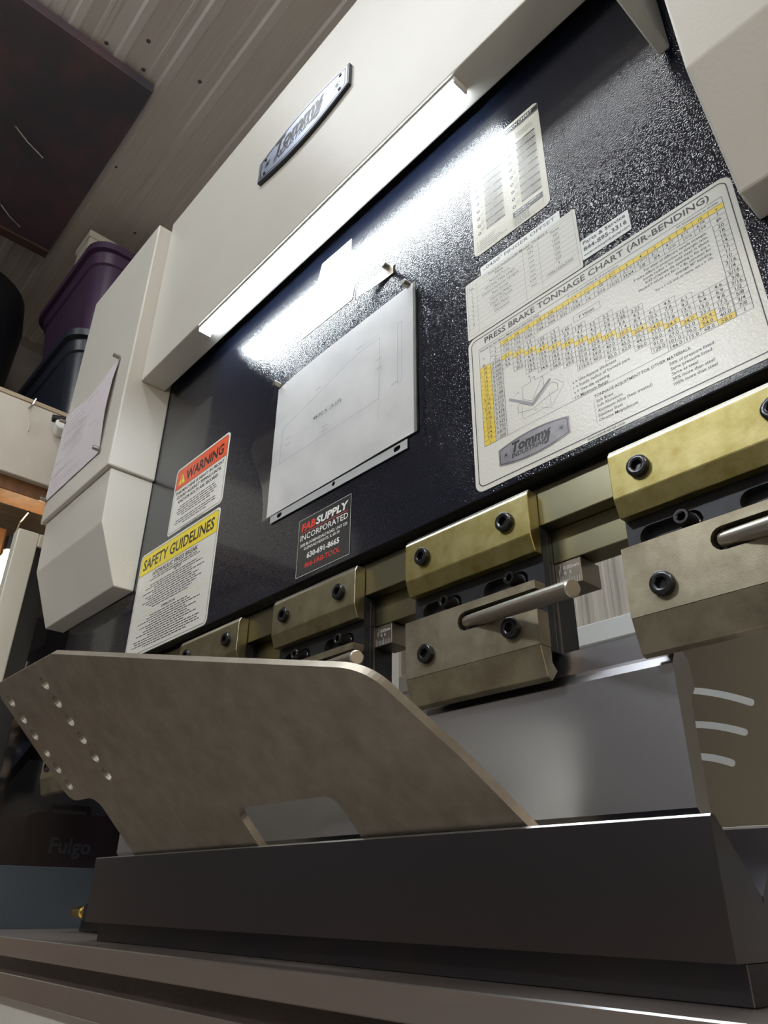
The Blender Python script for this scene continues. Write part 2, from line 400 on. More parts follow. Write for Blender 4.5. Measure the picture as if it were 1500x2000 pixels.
# rear guard with curved slots
def arc_slot(p0, p1, sag, r):
    m = ((p0[0] + p1[0]) / 2, (p0[1] + p1[1]) / 2 + sag); pts = []
    for i in range(11):
        t = i / 10; pts.append(((1 - t) ** 2 * p0[0] + 2 * t * (1 - t) * m[0] + t * t * p1[0], (1 - t) ** 2 * p0[1] + 2 * t * (1 - t) * m[1] + t * t * p1[1]))
    up, dn = [], []
    for i, p in enumerate(pts):
        a = pts[max(0, i - 1)]; c = pts[min(10, i + 1)]; d = Vector((c[0] - a[0], c[1] - a[1])).normalized(); n = Vector((-d.y, d.x)) * r
        up.append((p[0] + n.x, p[1] + n.y)); dn.append((p[0] - n.x, p[1] - n.y))
    def end(p, q):
        d = Vector((p[0] - q[0], p[1] - q[1])).normalized(); n = Vector((-d.y, d.x))
        return [(p[0] + (n.x * math.cos(R(a)) + d.x * math.sin(R(a))) * r, p[1] + (n.y * math.cos(R(a)) + d.y * math.sin(R(a))) * r) for a in (30, 60, 90, 120, 150)]
    return up + end(pts[-1], pts[-2]) + dn[::-1] + end(pts[0], pts[1])
slots = [arc_slot((-.440, .231), (-.338, .2005), .012, .0040), arc_slot((-.445, .188), (-.352, .1700), .012, .0040), arc_slot((-.440, .151), (-.3725, .1395), .010, .0040)]
obj('rear_guard', plate_xz([[(-1.3, .070), (.12, .070), (.12, .2880), (-1.3, .2880)]] + slots, .400, .403), 'rear_grey', PB)
obj('rear_guard_lip', box(-1.3, -.345, .390, .415, .063, .074, .002), 'rear_white', PB)

# ------------------------------------------------------------------ badge on the beam
def badge_outline(x0, x1, zc, he, hm, n=10):
    up = [(x0 + (x1 - x0) * i / n, zc + he + (hm - he) * (1 - (2 * i / n - 1) ** 2)) for i in range(n + 1)]
    return up + [(x, 2 * zc - z) for x, z in up[::-1]]
yb = -.0599
bd = obj('name_badge', plate_xz([badge_outline(-.7565, -.5240, 1.0630, .0238, .0390)], yb - .0055, yb), 'badge_black', PB)
bd['label'] = 'silver and black barrel-shaped name badge'
obj('badge_face', plate_xz([badge_outline(-.7536, -.5269, 1.0630, .0219, .0370)], yb - .0062, yb - .0056), 'badge_silver', bd)
def badge_print(name, X0, X1, ZC_, he, hm, y, parent, m='badge_black'):
    W = (X1 - X0) * 1000; i = Ink()
    ol = badge_outline(W * .022, W * .978, 0, he * 1000 * .86, hm * 1000 * .90)
    i.path(ol, W * .008, True)
    i.text('Tommy', W * .20, -he * 1000 * .10, W * .125, W * .56, bold=.042, shear=.25)
    i.text('INDUSTRIAL', W * .185, -he * 1000 * .80, W * .062, W * .47, bold=.02, shear=.25)
    i.path([(W * .735, he * 350), (W * .695, -he * 820), (W * .655, -he * 820)], W * .03)
    for u in (.105, .895): i.poly(circ(W * u, 0, W * .017, 12)); i.path(circ(W * u, 0, W * .030, 14), W * .004, True)
    return i.put(name, m, parent, X0, ZC_, y)
badge_print('badge_lettering', -.7536, -.5269, 1.0630, .0219, .0370, yb - .0065, bd)
for x in (-.7366, -.5439):
    for z in (1.047, 1.079): obj('rivet', lathe([(.0032, 0), (.0028, .0012), (0, .0016)], (x, yb - .0062, z), (0, -1, 0), 10), 'badge_black', bd)

# ------------------------------------------------------------------ stickers on the ram
def sticker(name, label, X0, Z0, W, H, r, m, parent=PB, t=.0004, y=0.0):
    o = obj(name, plate_xz([rrect(X0, Z0, X0 + W / 1000, Z0 + H / 1000, r / 1000)], y - t, y - .00001), m, parent)
    o['label'] = label; return o
YI = -.00055      # print layer
YI2 = -.00050     # colour bands under the print
# tonnage chart --------------------------------------------------
X0, Z0 = -.3826, .336
ch = sticker('tonnage_chart', 'white press brake tonnage chart with yellow bands', X0, Z0 - .0057, 273.4, 178.2, 9, 'sticker_white')
ink = Ink(); yl = Ink()
ink.path(rrect(4.4, -.8, 269.0, 168.4, 6.5, 8), .9, True)
ink.text('PRESS BRAKE TONNAGE CHART (AIR-BENDING)', 21.6, 158.6, 6.6, 233, bold=.012)
CW = 13.14; RH = 5.33; CX = 40.8; RT = 130.2
ink.path([(13.5, RT + .4), (13.5, 154.4), (263.6, 154.4), (263.6, 39.6)], .35)
ink.text('Force to Air-Bend Mild Steel (60,000 PSI)', 15.5, 150.2, 2.3, 72, bold=.008)
ink.text('F = U.S. tons/lineal ft of workpiece', 120, 150.2, 2.0, 51)
ink.text('All Dimensions in inches', 225, 150.4, 2.0, 35)
HV = 'v 1/4 3/8 1/2 5/8 3/4 1 1_1/4 1_1/2 2 2_1/2 3 4 5 6 8 10 v'.split()
HF = 'f 3/16 9/32 11/32 7/16 9/16 11/16 7/8 1_1/8 1_3/8 1_3/4 2_3/16 2_13/16 3_1/2 4_1/2 5_1/2 6_7/8 f'.split()
HR = 'r 1/32 1/16 5/64 7/64 9/64 5/32 13/64 1/4 5/16 13/32 33/64 5/8 3/4 1_1/32 1_5/16 1_5/8 ga.'.split()
yl.rect(CX, 142.9, 263.6, 148.3)
for k, v in enumerate((148.3, 142.9, 137.6, 132.3)):
    ink.line((27.3, v) if k != 3 else (40.8, v), (263.6, v) if k < 3 else (251.2, v), .25)
ink.line((27.3, 137.6), (27.3, 148.3), .25); ink.line((27.3, 137.9), (40.6, 132.5), .25); ink.line((27.3, 132.4), (27.3, 137.9), .25)
for c in range(17): ink.line((CX + c * CW, 132.3), (CX + c * CW, 148.3), .3)
for row, v in ((HV, 143.9), (HF, 138.6), (HR, 133.3)):
    for c, s in enumerate(row):
        u = CX + (c - .5) * CW
        if '_' in s:
            a, b2 = s.split('_'); ink.text(a, u - 2.2, v, 3.0, al='r'); ink.text(b2, u - 1.2, v + 1.0, 2.2)
        else: ink.text(s, u, v, 3.0, al='c', wmax=11.5)
GA = '20 18 16 14 12 11 10 3/16 1/4 5/16 3/8 7/16 1/2 5/8 3/4 7/8 1'.split()
INS = '0.036 0.048 0.060 0.075 0.105 0.120 0.135 0.188 0.250 0.313 0.375 0.438 0.500 0.625 0.750 0.875 1.000'.split()
zb = RT - 17 * RH
yl.rect(13.5, zb, 27.2, RT)
for u in (13.5, 27.2, 40.8): ink.line((u, zb), (u, RT), .35)
for u in (251.6, 263.6): ink.line((u, zb), (u, RT + 1.2), .35)
for r in range(18):
    z = RT - r * RH
    ink.line((13.5, z), (40.8, z), .25); ink.line((251.6, z), (263.6, z), .25)
    if r < 17:
        ink.text(GA[r], 20.3, z - 4.4, 3.1, al='c'); ink.text(INS[r], 34.0, z - 4.4, 3.3, al='c', wmax=12.4); ink.text(GA[r], 257.6, z - 4.4, 3.2, al='c')
ink.text('t', 18.5, 139.5, 2.6); ink.text('ga.', 17.0, 131.3, 2.6); ink.text('in.', 32.0, 131.0, 2.6)
BODY = ['0 3.1* 5.4 9.6', '0 1.75 3.1* 5.5 9.3 20.5', '0 1.2 2.1 3.8* 6.4 14.0 18.5 25.2', '1 1.55 2.8 4.7* 10.4 13.9 17.2 34.8', '1 1.3 2.2 3.8 8.1* 10.9 14.5 27.6 58.0',
        '2 1.45 2.5 5.6 7.4* 9.9 19.1 39.5 69.5', '3 1.85 4.1 5.6 7.3* 13.9 29.0 51.0 75.0 115.0', '4 3.2 4.3 5.7 11.0* 22.8 40.0 59.0 90.0', '4 2.2 2.9 3.8 7.5 15.5* 27.0 40.0 61.0 85.0',
        '5 2.15 2.85 5.6 11.4 20.0* 29.5 45.5 62.0', '6 2.23 4.3 8.9 15.6 22.4* 35.2 44.2 86.0', '8 6.1 10.5 15.6 24.0* 33.0 58.0 91.0 128.0', '8 4.5 7.8 11.7 17.8 24.5* 43.0 67.0 101.0 146.0',
        '9 6.1 9.2 13.9 19.1 34.0* 53.0 79.0 115.0', '10 6.2 9.4 13.0 23.2 36.4* 54.0* 68.0', '10 4.6 6.9 9.8 17.5 26.7 40.0 58.0*']
for c, col in enumerate(BODY):
    q = col.split(); r0 = int(q[0]); u = CX + c * CW
    for k, s in enumerate(q[1:]):
        z = RT - (r0 + k) * RH
        ink.line((u, z), (u + CW, z), .25)
        if s.endswith('*'): yl.rect(u, z - RH, u + CW, z); s = s[:-1]
        ink.text(s, u + CW / 2, z - 4.4, 3.3, al='c', wmax=12.2)
    z1 = RT - (r0 + len(q) - 1) * RH; ink.line((u, z1), (u + CW, z1), .25)
    for uu in (u, u + CW): ink.line((uu, z1), (uu, RT - r0 * RH), .25)
ink.frame(122.4, 118.6, 149.2, 125.8, .25); ink.text('F Values', 128, 120.3, 3.2)
for k, (s, n) in enumerate((('For steel of different tensile strength,', 54), ('F valve differs in proportion to strength ratio.', 64), ('Inside radius r for mild steel, is about', 56), ('5/32 of female die opening v, for any t.', 55), ('Shaded F values are for v = 8t, common for', 62), ('average 90° bending.', 30))):
    ink.text(s, 246.5, 127.6 - k * 4.35, 2.5, n, al='r')
ink.text('For t = 1/2 inch or more, use v = 10t.', 246.5, 101.0, 2.5, 48, al='r')
for k, s in enumerate(('t = Workpiece thickness', 'r = Inside radius of formed part', 'v = Vee-die opening', 'f = Minimum flange')): ink.text(s, 113, 56.0 - k * 5.2, 2.9)
ink.line((13.5, zb), (184, zb), .3); ink.line((184, zb), (200, zb), .3)
ink.text('TONNAGE ADJUSTMENT FOR OTHER MATERIALS:', 131, 32.0, 2.7, 84, bold=.014)
for k, s in enumerate(('Soft Brass', 'Soft Aluminum', 'Aluminum Alloy (heat treated)', 'Stainless Steel', 'Chrome Molybdenum')): ink.text(s, 132.4, 26.6 - k * 4.7, 2.7)
for k, s in enumerate(('50% of pressure listed', 'Same pressure listed', 'Same as steel', '50% more than steel', '100% more than steel')): ink.text(s, 197, 26.6 - k * 4.7, 2.7)
ink.line((130.2, 6), (130.2, 30), .2)
# press diagram
ink.path([(60.9, 82.2), (60.9, 68.5), (70.4, 61.7), (84.4, 69.5), (83.9, 82.2), (75.5, 82.2), (75.5, 86.5), (71.2, 86.5), (71.2, 82.2), (60.9, 82.2)], .3)
ink.line((83.9, 82.2), (71, 62.4), .25); ink.text('F', 69.5, 87.8, 2.4); ink.text('r', 93, 82.5, 2.4); ink.line((84, 82), (91.5, 82.6), .2)
ink.path([(54.5, 63.5), (57.5, 66.0), (70.2, 56.0), (92, 70.5), (98, 66.2), (98, 59.0), (90, 58.5), (70, 52.8), (54.5, 56.5), (54.5, 63.5)], .3)
ink.path([(59.0, 62), (59.0, 47.5), (89.5, 47.5), (89.5, 61.5)], .2); ink.text('v', 72.5, 49.5, 2.4)
ink.path([(96, 72), (105, 62.4), (89, 44.5), (79, 50)], .2); ink.text('t', 55.5, 77.5, 2.4); ink.line((51, 76), (54.5, 78.5), .2); ink.line((46, 67.5), (48.5, 70), .2)
yl.put('yellow_band', 'yellow', ch, X0, Z0, YI2)
gr = Ink().poly([(45.6, 77.9), (45.2, 74.8), (69.5, 57.2), (71.6, 57.2), (92.5, 73.6), (90.5, 75.8), (71, 60.6), (70, 60.6)])
gr.put('diagram_strip', 'ink_faint', ch, X0, Z0, YI2)
ink.put('chart_print', 'ink', ch, X0, Z0, YI)
Ink().text('tommyindustrial.com', 119.5, -4.4, 2.4, 34).put('web_address', 'ink', ch, X0, Z0, YI)
lb = obj('chart_badge', plate_xz([badge_outline(X0 + .029, X0 + .105, Z0 + .0196, .0082, .0132)], -.0007, -.00042), 'chart_silver', ch)
badge_print('chart_badge_lettering', X0 + .029, X0 + .105, Z0 + .0196, .0082, .0132, -.0008, ch)
# finger-offset table ---------------------------------------------
ft = obj('offset_strip', plate_xz([rrect(X0 + .0225, Z0 + .240, X0 + .1232, Z0 + .2608, .0004)], -.0005, -.00002), 'label_white', PB); ft['label'] = 'grey white strip lettered finger offset above the data table'
Ink().text('-.0450" FINGER OFFSET', 25.5, 253.3, 4.5, 92).put('strip_print', 'ink_grey', ft, X0, Z0, -.0006)
dt = sticker('data_table', 'white machine data table between the charts', X0 + .0007, Z0 + .1735, 139.0, 76.0, 2, 'sticker_white', t=.0007)
ink = Ink(); ink.frame(3, 177.5, 136.8, 246, .2)
TT = 236.4; TR = 6.15
for r in range(10): ink.line((3, TT + 6 - r * TR - (0 if r else 0)), (136.8, TT + 6 - r * TR), .18)
for u in (16.2, 76.7, 95.7): ink.line((u, 177.5), (u, TT + 6), .2)
ink.text('Tommy Industrial® Model: TIHB33-5', 70, 243.0, 2.4, 76, al='c', bold=.01)
rows = [('No.', 'Name', 'Unit', 'Force'), ('1', 'Nominal Force', 'KN', '300'), ('2', 'Working Table Length', 'mm', '1600'), ('3', 'Distance between Uprights', 'mm', '1300'), ('4', 'Ram Stroke', 'mm', '100'), ('5', 'Opening Height', 'mm', '320'), ('6', 'Depth of Throat', 'mm', '220'), ('7', 'Main Motor', 'KW', '4'), ('8', 'Dimension', 'mm', '1900x1200x2050')]
for r, row in enumerate(rows):
    v = TT + 1.6 - r * TR
    for u, s in zip((9.6, 46.5, 86.2, 116), row): ink.text(s, u, v, 3.0, al='c', bold=.012 if r == 0 else 0)
ink.put('table_print', 'ink_grey', dt, X0, Z0, -.0009)
ps = sticker('parts_label', 'small white parts and service phone label', X0 + .1400, Z0 + .1805, 49.4, 24.2, 1.5, 'label_white', t=.0006)
Ink().text('Parts & Service', 142.6, 198.2, 4.0, 43.5).text('844-895-3316', 142.4, 190.2, 4.6, 44.0, bold=.01).text('www.tommyindustrial.com', 141.7, 184.2, 2.8, 46.5).put('label_print', 'ink', ps, X0, Z0, -.0008)
# radius / design chart --------------------------------------------
dc = sticker('design_chart', 'tall cream chart with small black banded tables', X0 + .0158, Z0 + .2795, 99.6, 161.0, 6.5, 'sticker_tan')
ink = Ink(); wt = Ink(); gy = Ink()
ink.rect(20, 428.0, 115.2, 435.6); ink.rect(20, 426.2, 115.2, 427.2); wt.text('DESIGN CHART', 68, 429.6, 4.4, 40, bold=.02, shear=.2)
for k in range(9):
    z = 401.5 - k * 11.45
    for (a, b2) in ((34.7, 60.0), (82.6, 107.9)):
        ink.rect(a, z - 1.2, b2, z + .9); wt.words(a + 2, b2 - 2, z - .5, 1.0, 'l', .5)
        if k < 8:
            for q in range(5): gy.words(a + 1, b2 - .5, z - 3.4 - q * 1.75, 1.1, 'l', .98)
            for q in range(5): gy.line((a, z - 2.9 - q * 1.75), (b2, z - 2.9 - q * 1.75), .12)
            for u in (a, a + 8.5, a + 16.5, b2): gy.line((u, z - 10.5), (u, z), .15)
            gy.words(a - 7.2, a - 1, z - 5.6, 1.0, 'l', .9); gy.words(a - 7.2, a - 1, z - 7.9, 1.0, 'l', .7); gy.words(a - 7.2, a - 1, z - 9.6, 1.0, 'l', .9)
        ink.poly(circ(a - 9.9, z + .2, 2.3, 8))
        wt.rect(a - 10.4, z - .8, a - 9.4, z + 1.0)
for q in range(3): gy.words(84, 107, 409.5 + q * 3, 1.4, 'l', .95)
ink.rect(70.0, 295.0, 108.0, 302.8); wt.text('AVAILABLE V OPENINGS', 73, 299.2, 1.9, 32, bold=.02); wt.words(73, 106, 296.2, 1.6, 'l', .6)
for q in range(5): gy.line((70.0, 295.0 - q * 2.6), (108.0, 295.0 - q * 2.6), .15); gy.words(71, 107, 293.0 - q * 2.6, 1.4, 'l', .55)
gy.frame(70, 282.6, 108, 295, .2); gy.line((89, 282.6), (89, 295), .2)
for q in range(6): gy.rect(21.2, 297.8 - q * 2.7, 22.0, 298.6 - q * 2.7); gy.words(24, 64, 297.6 - q * 2.7, 1.2, 'l', (.55, .5, .45, .75, .95, .6)[q])
gy.put('small_print', 'ink_grey', dc, X0, Z0, YI)['kind'] = 'stuff'; ink.put('black_band', 'ink', dc, X0, Z0, YI); wt.put('band_lettering', 'ink_white', dc, X0, Z0, YI - .0001)['kind'] = 'stuff'
# pictogram label near the lamp ------------------------------------
pl = obj('picture_label', plate_xz([[(-.688, .706), (-.577, .7045), (-.572, .7265), (-.5835, .748), (-.5835, .8225), (-.650, .8245), (-.6775, .7235)]], -.0004, -.00002), 'label_white', PB)
pl['label'] = 'white picture label beneath the glare of the light bar'
ink = Ink().path([(-653, 750), (-645, 815), (-594, 813), (-594, 762)], 1.6).path([(-641, 760), (-636, 803), (-618, 802), (-618, 788)], 2.4)
ink.words(-676, -583, 720, 5.5, 'l', .85).words(-680, -585, 711, 3.6, 'l', .85)
ink.put('label_marks', 'ink_faint', pl, 0, 0, YI)
# warning sign -------------------------------------------------------
wx, wz = -1.0275, .511
ws = sticker('warning_sign', 'white warning sign with an orange-red header', wx, wz, 166.5, 124.5, 8, 'sticker_white')
Ink().poly([(4, 83), (162.5, 83)] + arc(156.5, 114.5, 6, 0, 90, 6) + arc(10, 114.5, 6, 90, 180, 6)).put('red_header', 'sign_red', ws, wx, wz, YI2)
ink = Ink().path(rrect(3.6, 3.6, 162.9, 120.9, 6, 6), .7, True).line((4, 83), (162.5, 83), .6)
ink.text('WARNING', 36, 91.5, 18, 116, bold=.03)
for k, s in enumerate(('THIS MACHINE IS HEAVY IN FRONT', 'GUARD AGAINST TIPPING UNTIL', 'ANCHOR BOLTS ARE SECURED.')): ink.text(s, 83, 72.5 - k * 9.6, 5.6, (150, 138, 126)[k], al='c', bold=.025)
ink.put('sign_print', 'ink', ws, wx, wz, YI)
ig = Ink(); rr = random.Random(3)
for k in range(8): ig.words(10, 156, 44.5 - k * 4.4 - (3 if k > 4 else 0), 3.4, 'c', (.74, .8, .84, .78, .6, .82, .86, .5)[k], rr)
ig.words(40, 120, 1.0, 2.0, 'c', .9, rr); ig.put('small_print', 'ink_grey', ws, wx, wz, YI)['kind'] = 'stuff'
Ink().poly([(12, 91), (33, 91), (22.5, 110)]).put('warning_triangle', 'sign_yellow', ws, wx, wz, YI)
Ink().rect(21.4, 96.5, 23.6, 104).rect(21.4, 93, 23.6, 95).put('triangle_mark', 'ink', ws, wx, wz, YI - .0002)
# safety guidelines ----------------------------------------------------
gx, gz = -1.1105, .3255
sg = sticker('safety_sign', 'white safety guidelines sign with yellow header', gx, gz, 249, 179.5, 8, 'sticker_white')
Ink().poly([(4, 140), (245, 140)] + arc(239, 169.5, 6, 0, 90, 6) + arc(10, 169.5, 6, 90, 180, 6)).put('yellow_header', 'sign_yellow', sg, gx, gz, YI2)
ink = Ink().path(rrect(3.6, 3.6, 245.4, 175.9, 6, 6), .7, True).line((4, 140), (245, 140), .6)
ink.text('SAFETY GUIDELINES', 13, 148.5, 18.5, 223, bold=.022)
ink.text('HYDRAULIC PRESS BREAK', 124, 129, 7.2, 142, al='c', bold=.02)
ink.text('SET UP', 138, 116.5, 4.4, 22, al='c', bold=.02); ink.text('OPERATION', 124, 62.5, 4.4, 42, al='c', bold=.02)
ink.put('sign_print', 'ink', sg, gx, gz, YI)
ig = Ink(); rr = random.Random(5)
for k, (v, fl) in enumerate(((125.0, .62), (121.3, .7), (112, .66), (108, .8), (104, .52), (100, .86), (96, .55), (92, .74), (88, .66), (84, .82), (80, .7), (76, .6), (72, .5), (58, .52), (54, .6), (50, .86), (46, .5), (42, .78), (38, .56), (34, .64), (30, .84), (26, .5), (22, .9), (18, .86), (14, .92), (10, .6))):
    ig.words(14, 236, v, 3.3, 'c', fl, rr)
ig.put('small_print', 'ink_grey', sg, gx, gz, YI)['kind'] = 'stuff'
for v in (118.4, 66.0):
    Ink().line((8, v), (78 if v < 70 else 110, v), .9).put('yellow_rule', 'pale_yellow', sg, gx, gz, YI); Ink().line((170, v), (241, v), .9).put('yellow_rule', 'pale_yellow', sg, gx, gz, YI)
# black supplier sticker -----------------------------------------------
fx, fz = -.6608, .3298
fb = sticker('supplier_sticker', 'black supplier sticker with red and white lettering', fx, fz, 97.7, 75.2, .8, 'fab_black')
wt = Ink(); rd = Ink()
rd.text('FAB', 5.5, 59.0, 9.2, 27.5, bold=.045, shear=.15); wt.text('SUPPLY', 34, 59.0, 9.2, 59, bold=.04, shear=.12)
rd.rect(5, 55.6, 92.4, 56.2)
wt.text('INCORPORATED', 5, 46.2, 7.4, 88)
wt.text('2000 BLOOMINGDALE ROAD, UNIT 220', 5.5, 38.2, 3.6, 86.5, bold=.012); wt.text('GLENDALE HEIGHTS, IL 60139', 13, 32.6, 3.4, 66, bold=.012)
wt.text('630-691-8665', 19.5, 20.5, 6.6, 59.5, bold=.03); rd.text('866-FAB-TOOL', 16.6, 9.0, 6.4, 64.5, bold=.006)
wt.frame(.4, .4, 97.3, 74.8, .45)
wt.put('white_lettering', 'ink_white', fb, fx, fz, YI); rd.put('red_lettering', 'ink_red', fb, fx, fz, YI)

# ------------------------------------------------------------------ light bar under the beam
t = thing('light_bar', 'glowing white light bar under the front edge of the cream beam', 'light bar', (-.62, -.045, .842))
obj('housing', box(-.910, -.336, -.0560, -.0340, .8375, .8418, .001), 'led_body', t)
obj('diffuser', prism([(-.0555, .8374), (-.0545, .8340), (-.0515, .8315), (-.0385, .8315), (-.0355, .8340), (-.0345, .8374)], -.908, -.3385), 'led_glow', t)
for a, c in ((-.9115, -.9082), (-.3384, -.3350)): obj('end_cap', box(a, c, -.0562, -.0338, .8310, .8418, .001), 'led_body', t)

# ================================================================== punch clamps: one unit, then copies
def make_clamp():
    t = thing('punch_clamp', '', 'clamp', (0, 0, 0), 'punch clamps along the ram')
    W = .1495; K = dict(parent=t, local=True)
    up = obj('upper_clamp_plate', prism([(0, .2715), (0, .3085), (.0029, .3146), (.0143, .3146), (.0143, .2570), (.0050, .2570)], -W, 0, .0006), 'zinc_gold', **K)
    worn_or_glint(up, 'zinc_edge_glint', .0075, True)  # top chamfer coloured brighter where the light bar strikes it
    for x in (-.1245, -.0245):
        s = obj('cap_screw', cap_screw((x, .0005, .2902), .0088, .0055), 'screw_black', up, local=True); smooth(s)
    # adapter body with its slotted front
    ad = obj('adapter_body', plate_xz([[(-W - .001, .1742), (.0, .1742), (.0, .2826), (-W - .001, .2826)], obround(-.132, -.1000, .2405, .0085), obround(-.057, -.0250, .2405, .0085)], .01465, .0225), 'adapter_black', **K)
    bm = box(-W - .001, 0, .0226, .0540, .1742, .2518, .0006); box(-W - .001, 0, .0226, .0297, .2519, .2826, .0004, bm=bm)
    obj('adapter_back', bm, 'adapter_black', ad, local=True)
    obj('adapter_edge', box(.0, .0012, .0270, .0284, .1742, .2515), 'scale_steel', ad, local=True)
    for x in (-.1005, -.0255):
        b = cap_screw((x, .0130, .2392), .0062, .0140, soc=.50); cyl((x, .013, .2392), (x, .0225, .2392), .0042, n=12, bm=b); cyl((x, .0125, .2392), (x, .0150, .2392), .0075, n=20, bev=.0006, bm=b)
        smooth(obj('set_screw', b, 'screw_black', ad, local=True))
    # lower plate: slotted upper part and sloping jaw
    slot = [(0, .2057)] + arc(-.0757, .2143, .0086, 270, 90, 8) + [(0, .2229)]
    lo = plate_xz([[(-W, .1768), (0, .1768)] + slot + [(0, .2300), (-W, .2300)]], 0, .0143)
    prism([(0, .1767), (.0068, .1525), (.0120, .1500), (.0200, .1590), (.0143, .1650), (.0143, .1767)], -W, 0, .0005, bm=lo)
    lp = obj('lower_clamp_plate', lo, 'zinc_brown', **K)
    for x, z in ((-.1215, .1948), (-.0257, .1950)): smooth(obj('cap_screw', cap_screw((x, .0005, z), .0088, .0058), 'screw_black', lp, local=True))
    lv = smooth(obj('clamp_lever', cyl((-.0790, .0065, .2155), (.0665, -.0500, .1894), .0056, .0066, n=28, bev=.0010), 'lever_steel', **K))
    obj('lever_pivot', cyl((-.0775, .0065, .2060), (-.0775, .0065, .2230), .0024, n=12), 'screw_black', lv, local=True)
    # wedge block with engraved scale
    sb = obj('scale_block', box(.0013, .0262, .0285, .0560, .2296, .2508, .0004), 'scale_steel', **K)
    ink = Ink()
    for k in range(10): ink.line((3.2 + k * 2.3, 230.2), (3.2 + k * 2.3, 235.4 if k % 5 else 237.6), .35)
    ink.text('0.05mm', 9.5, 243.6, 3.2, 15).text('0  5', 10, 239.2, 2.8, 7).line((5.5, 239), (5.5, 245), .4).line((7.0, 241), (7.0, 248.5), .4)
    me = ink.mesh(0, 0, .0283); obj('scale_marks', me, 'label_white', sb, local=True)
    return t
def copy_tree(o, parent=None):
    c = o.copy(); COL.objects.link(c); c.parent = parent
    for k in o.children: copy_tree(k, c)
    return c
cl0 = make_clamp()
spots = [(-.0995, 'gold and bronze punch clamp cut off by the right picture edge'),
         (-.3275, 'punch clamp wholly in view beneath the tonnage chart, lever pointing right'),
         (-.5530, 'punch clamp beneath the black supplier sticker, lower half behind the bent plate'),
         (-.7775, 'punch clamp just below the safety sign, only its gold top plate showing'),
         (-1.0015, 'punch clamp hidden behind the raised left end of the bent plate'),
         (-1.2260, 'leftmost punch clamp, a tan corner showing left of the bent plate')]
kids = list(cl0.children)
for i, (x, lab) in enumerate(spots):
    c = cl0 if i == 0 else copy_tree(cl0)
    c.location = (x, 0, 0); c['label'] = lab
    if i > 1:
        u = [k for k in c.children if k.name.startswith('upper_clamp_plate')][0]; u.material_slots[0].link = 'OBJECT'; u.material_slots[0].material = MATS['zinc_dull']
# ------------------------------------------------------------------ punch
pu = obj('punch', prism([(.0295, .0446), (.0206, .0541), (.0214, .1470), (.0252, .1535), (.0262, .1560), (.0262, .1738), (.0400, .1738), (.0400, .1575), (.0460, .1520), (.0472, .1335), (.0392, .1250), (.0380, .0530)], -1.070, -.2350), 'punch_steel')
tag(pu, 'long polished steel punch held under the row of clamps', 'punch')
# ------------------------------------------------------------------ die on its base
di = thing('die', 'long dark steel vee die standing on the machine table', 'die', (-.627, .03, -.048))
prof = [(-.0175, -.0275), (-.0175, .0450), (-.0162, .0464), (-.0138, .0464), (-.0118, .0458), (-.0103, .0444), (.0288, .0050), (.0293, .0015), (.0307, .0015), (.0312, .0050), (.0703, .0444), (.0718, .0458), (.0735, .0464), (.0766, .0464), (.0775, .0455), (.0775, -.0275)]
worn_or_glint(obj('die_block', prism(prof, -1.0450, -.2097), 'die_steel', di), 'worn_edge', .0025, True)
obj('die_foot', box(-1.0350, -.2110, -.0030, .0630, -.0480, -.0276, .0006), 'die_base', di)
# ------------------------------------------------------------------ bent workpiece
P0 = Vector((0, -.006, .0405)); TD = Vector((0, -math.sqrt(.5), math.sqrt(.5))); ND = Vector((0, math.sqrt(.5), math.sqrt(.5))); TH = .0078
SB = -.035
outl = [(-.330, SB), (-.3426, .0098), (-.3640, .0701), (-.3930, .1345)] + [((1 - t) ** 2 * -.3930 + 2 * t * (1 - t) * -.4022 + t * t * -.4300, (1 - t) ** 2 * .1345 + 2 * t * (1 - t) * .1545 + t * t * .1620) for t in [k / 10 for k in range(1, 11)]] + [(-.4356, .1636), (-.5751, .2027), (-.8256, .2742), (-.9995, .2742), (-1.0125, .2668), (-1.0195, .2560), (-1.0195, .1130), (-1.0165, .1040), (-1.0090, .0978), (-.9980, .0962), (-.9630, .0962), (-.9530, .0925), (-.9460, .0850), (-.9450, .0750), (-.9455, SB)]
outl += [(-.6740, SB), (-.6735, .0380)] + arc(-.6590, .0390, .0150, 180, 90, 6) + arc(-.5335, .0390, .0150, 90, 0, 6) + [(-.5184, .0380), (-.5184, SB)]
holes = [circ(-.8840 + .0007 * k, .2483 - .0254 * k, .0082, 18) for k in range(6)] + [circ(-.9978 + .0007 * k, .2470 - .0254 * k, .0082, 18) for k in range(6)]
b = fill2d([outl] + holes, TH)
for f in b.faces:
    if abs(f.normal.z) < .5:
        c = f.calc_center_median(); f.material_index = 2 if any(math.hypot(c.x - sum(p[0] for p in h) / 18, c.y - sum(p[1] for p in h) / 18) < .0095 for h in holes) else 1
xf(b, lambda c: P0 + Vector((c.x, 0, 0)) + TD * c.y + ND * (TH / 2 + c.z))
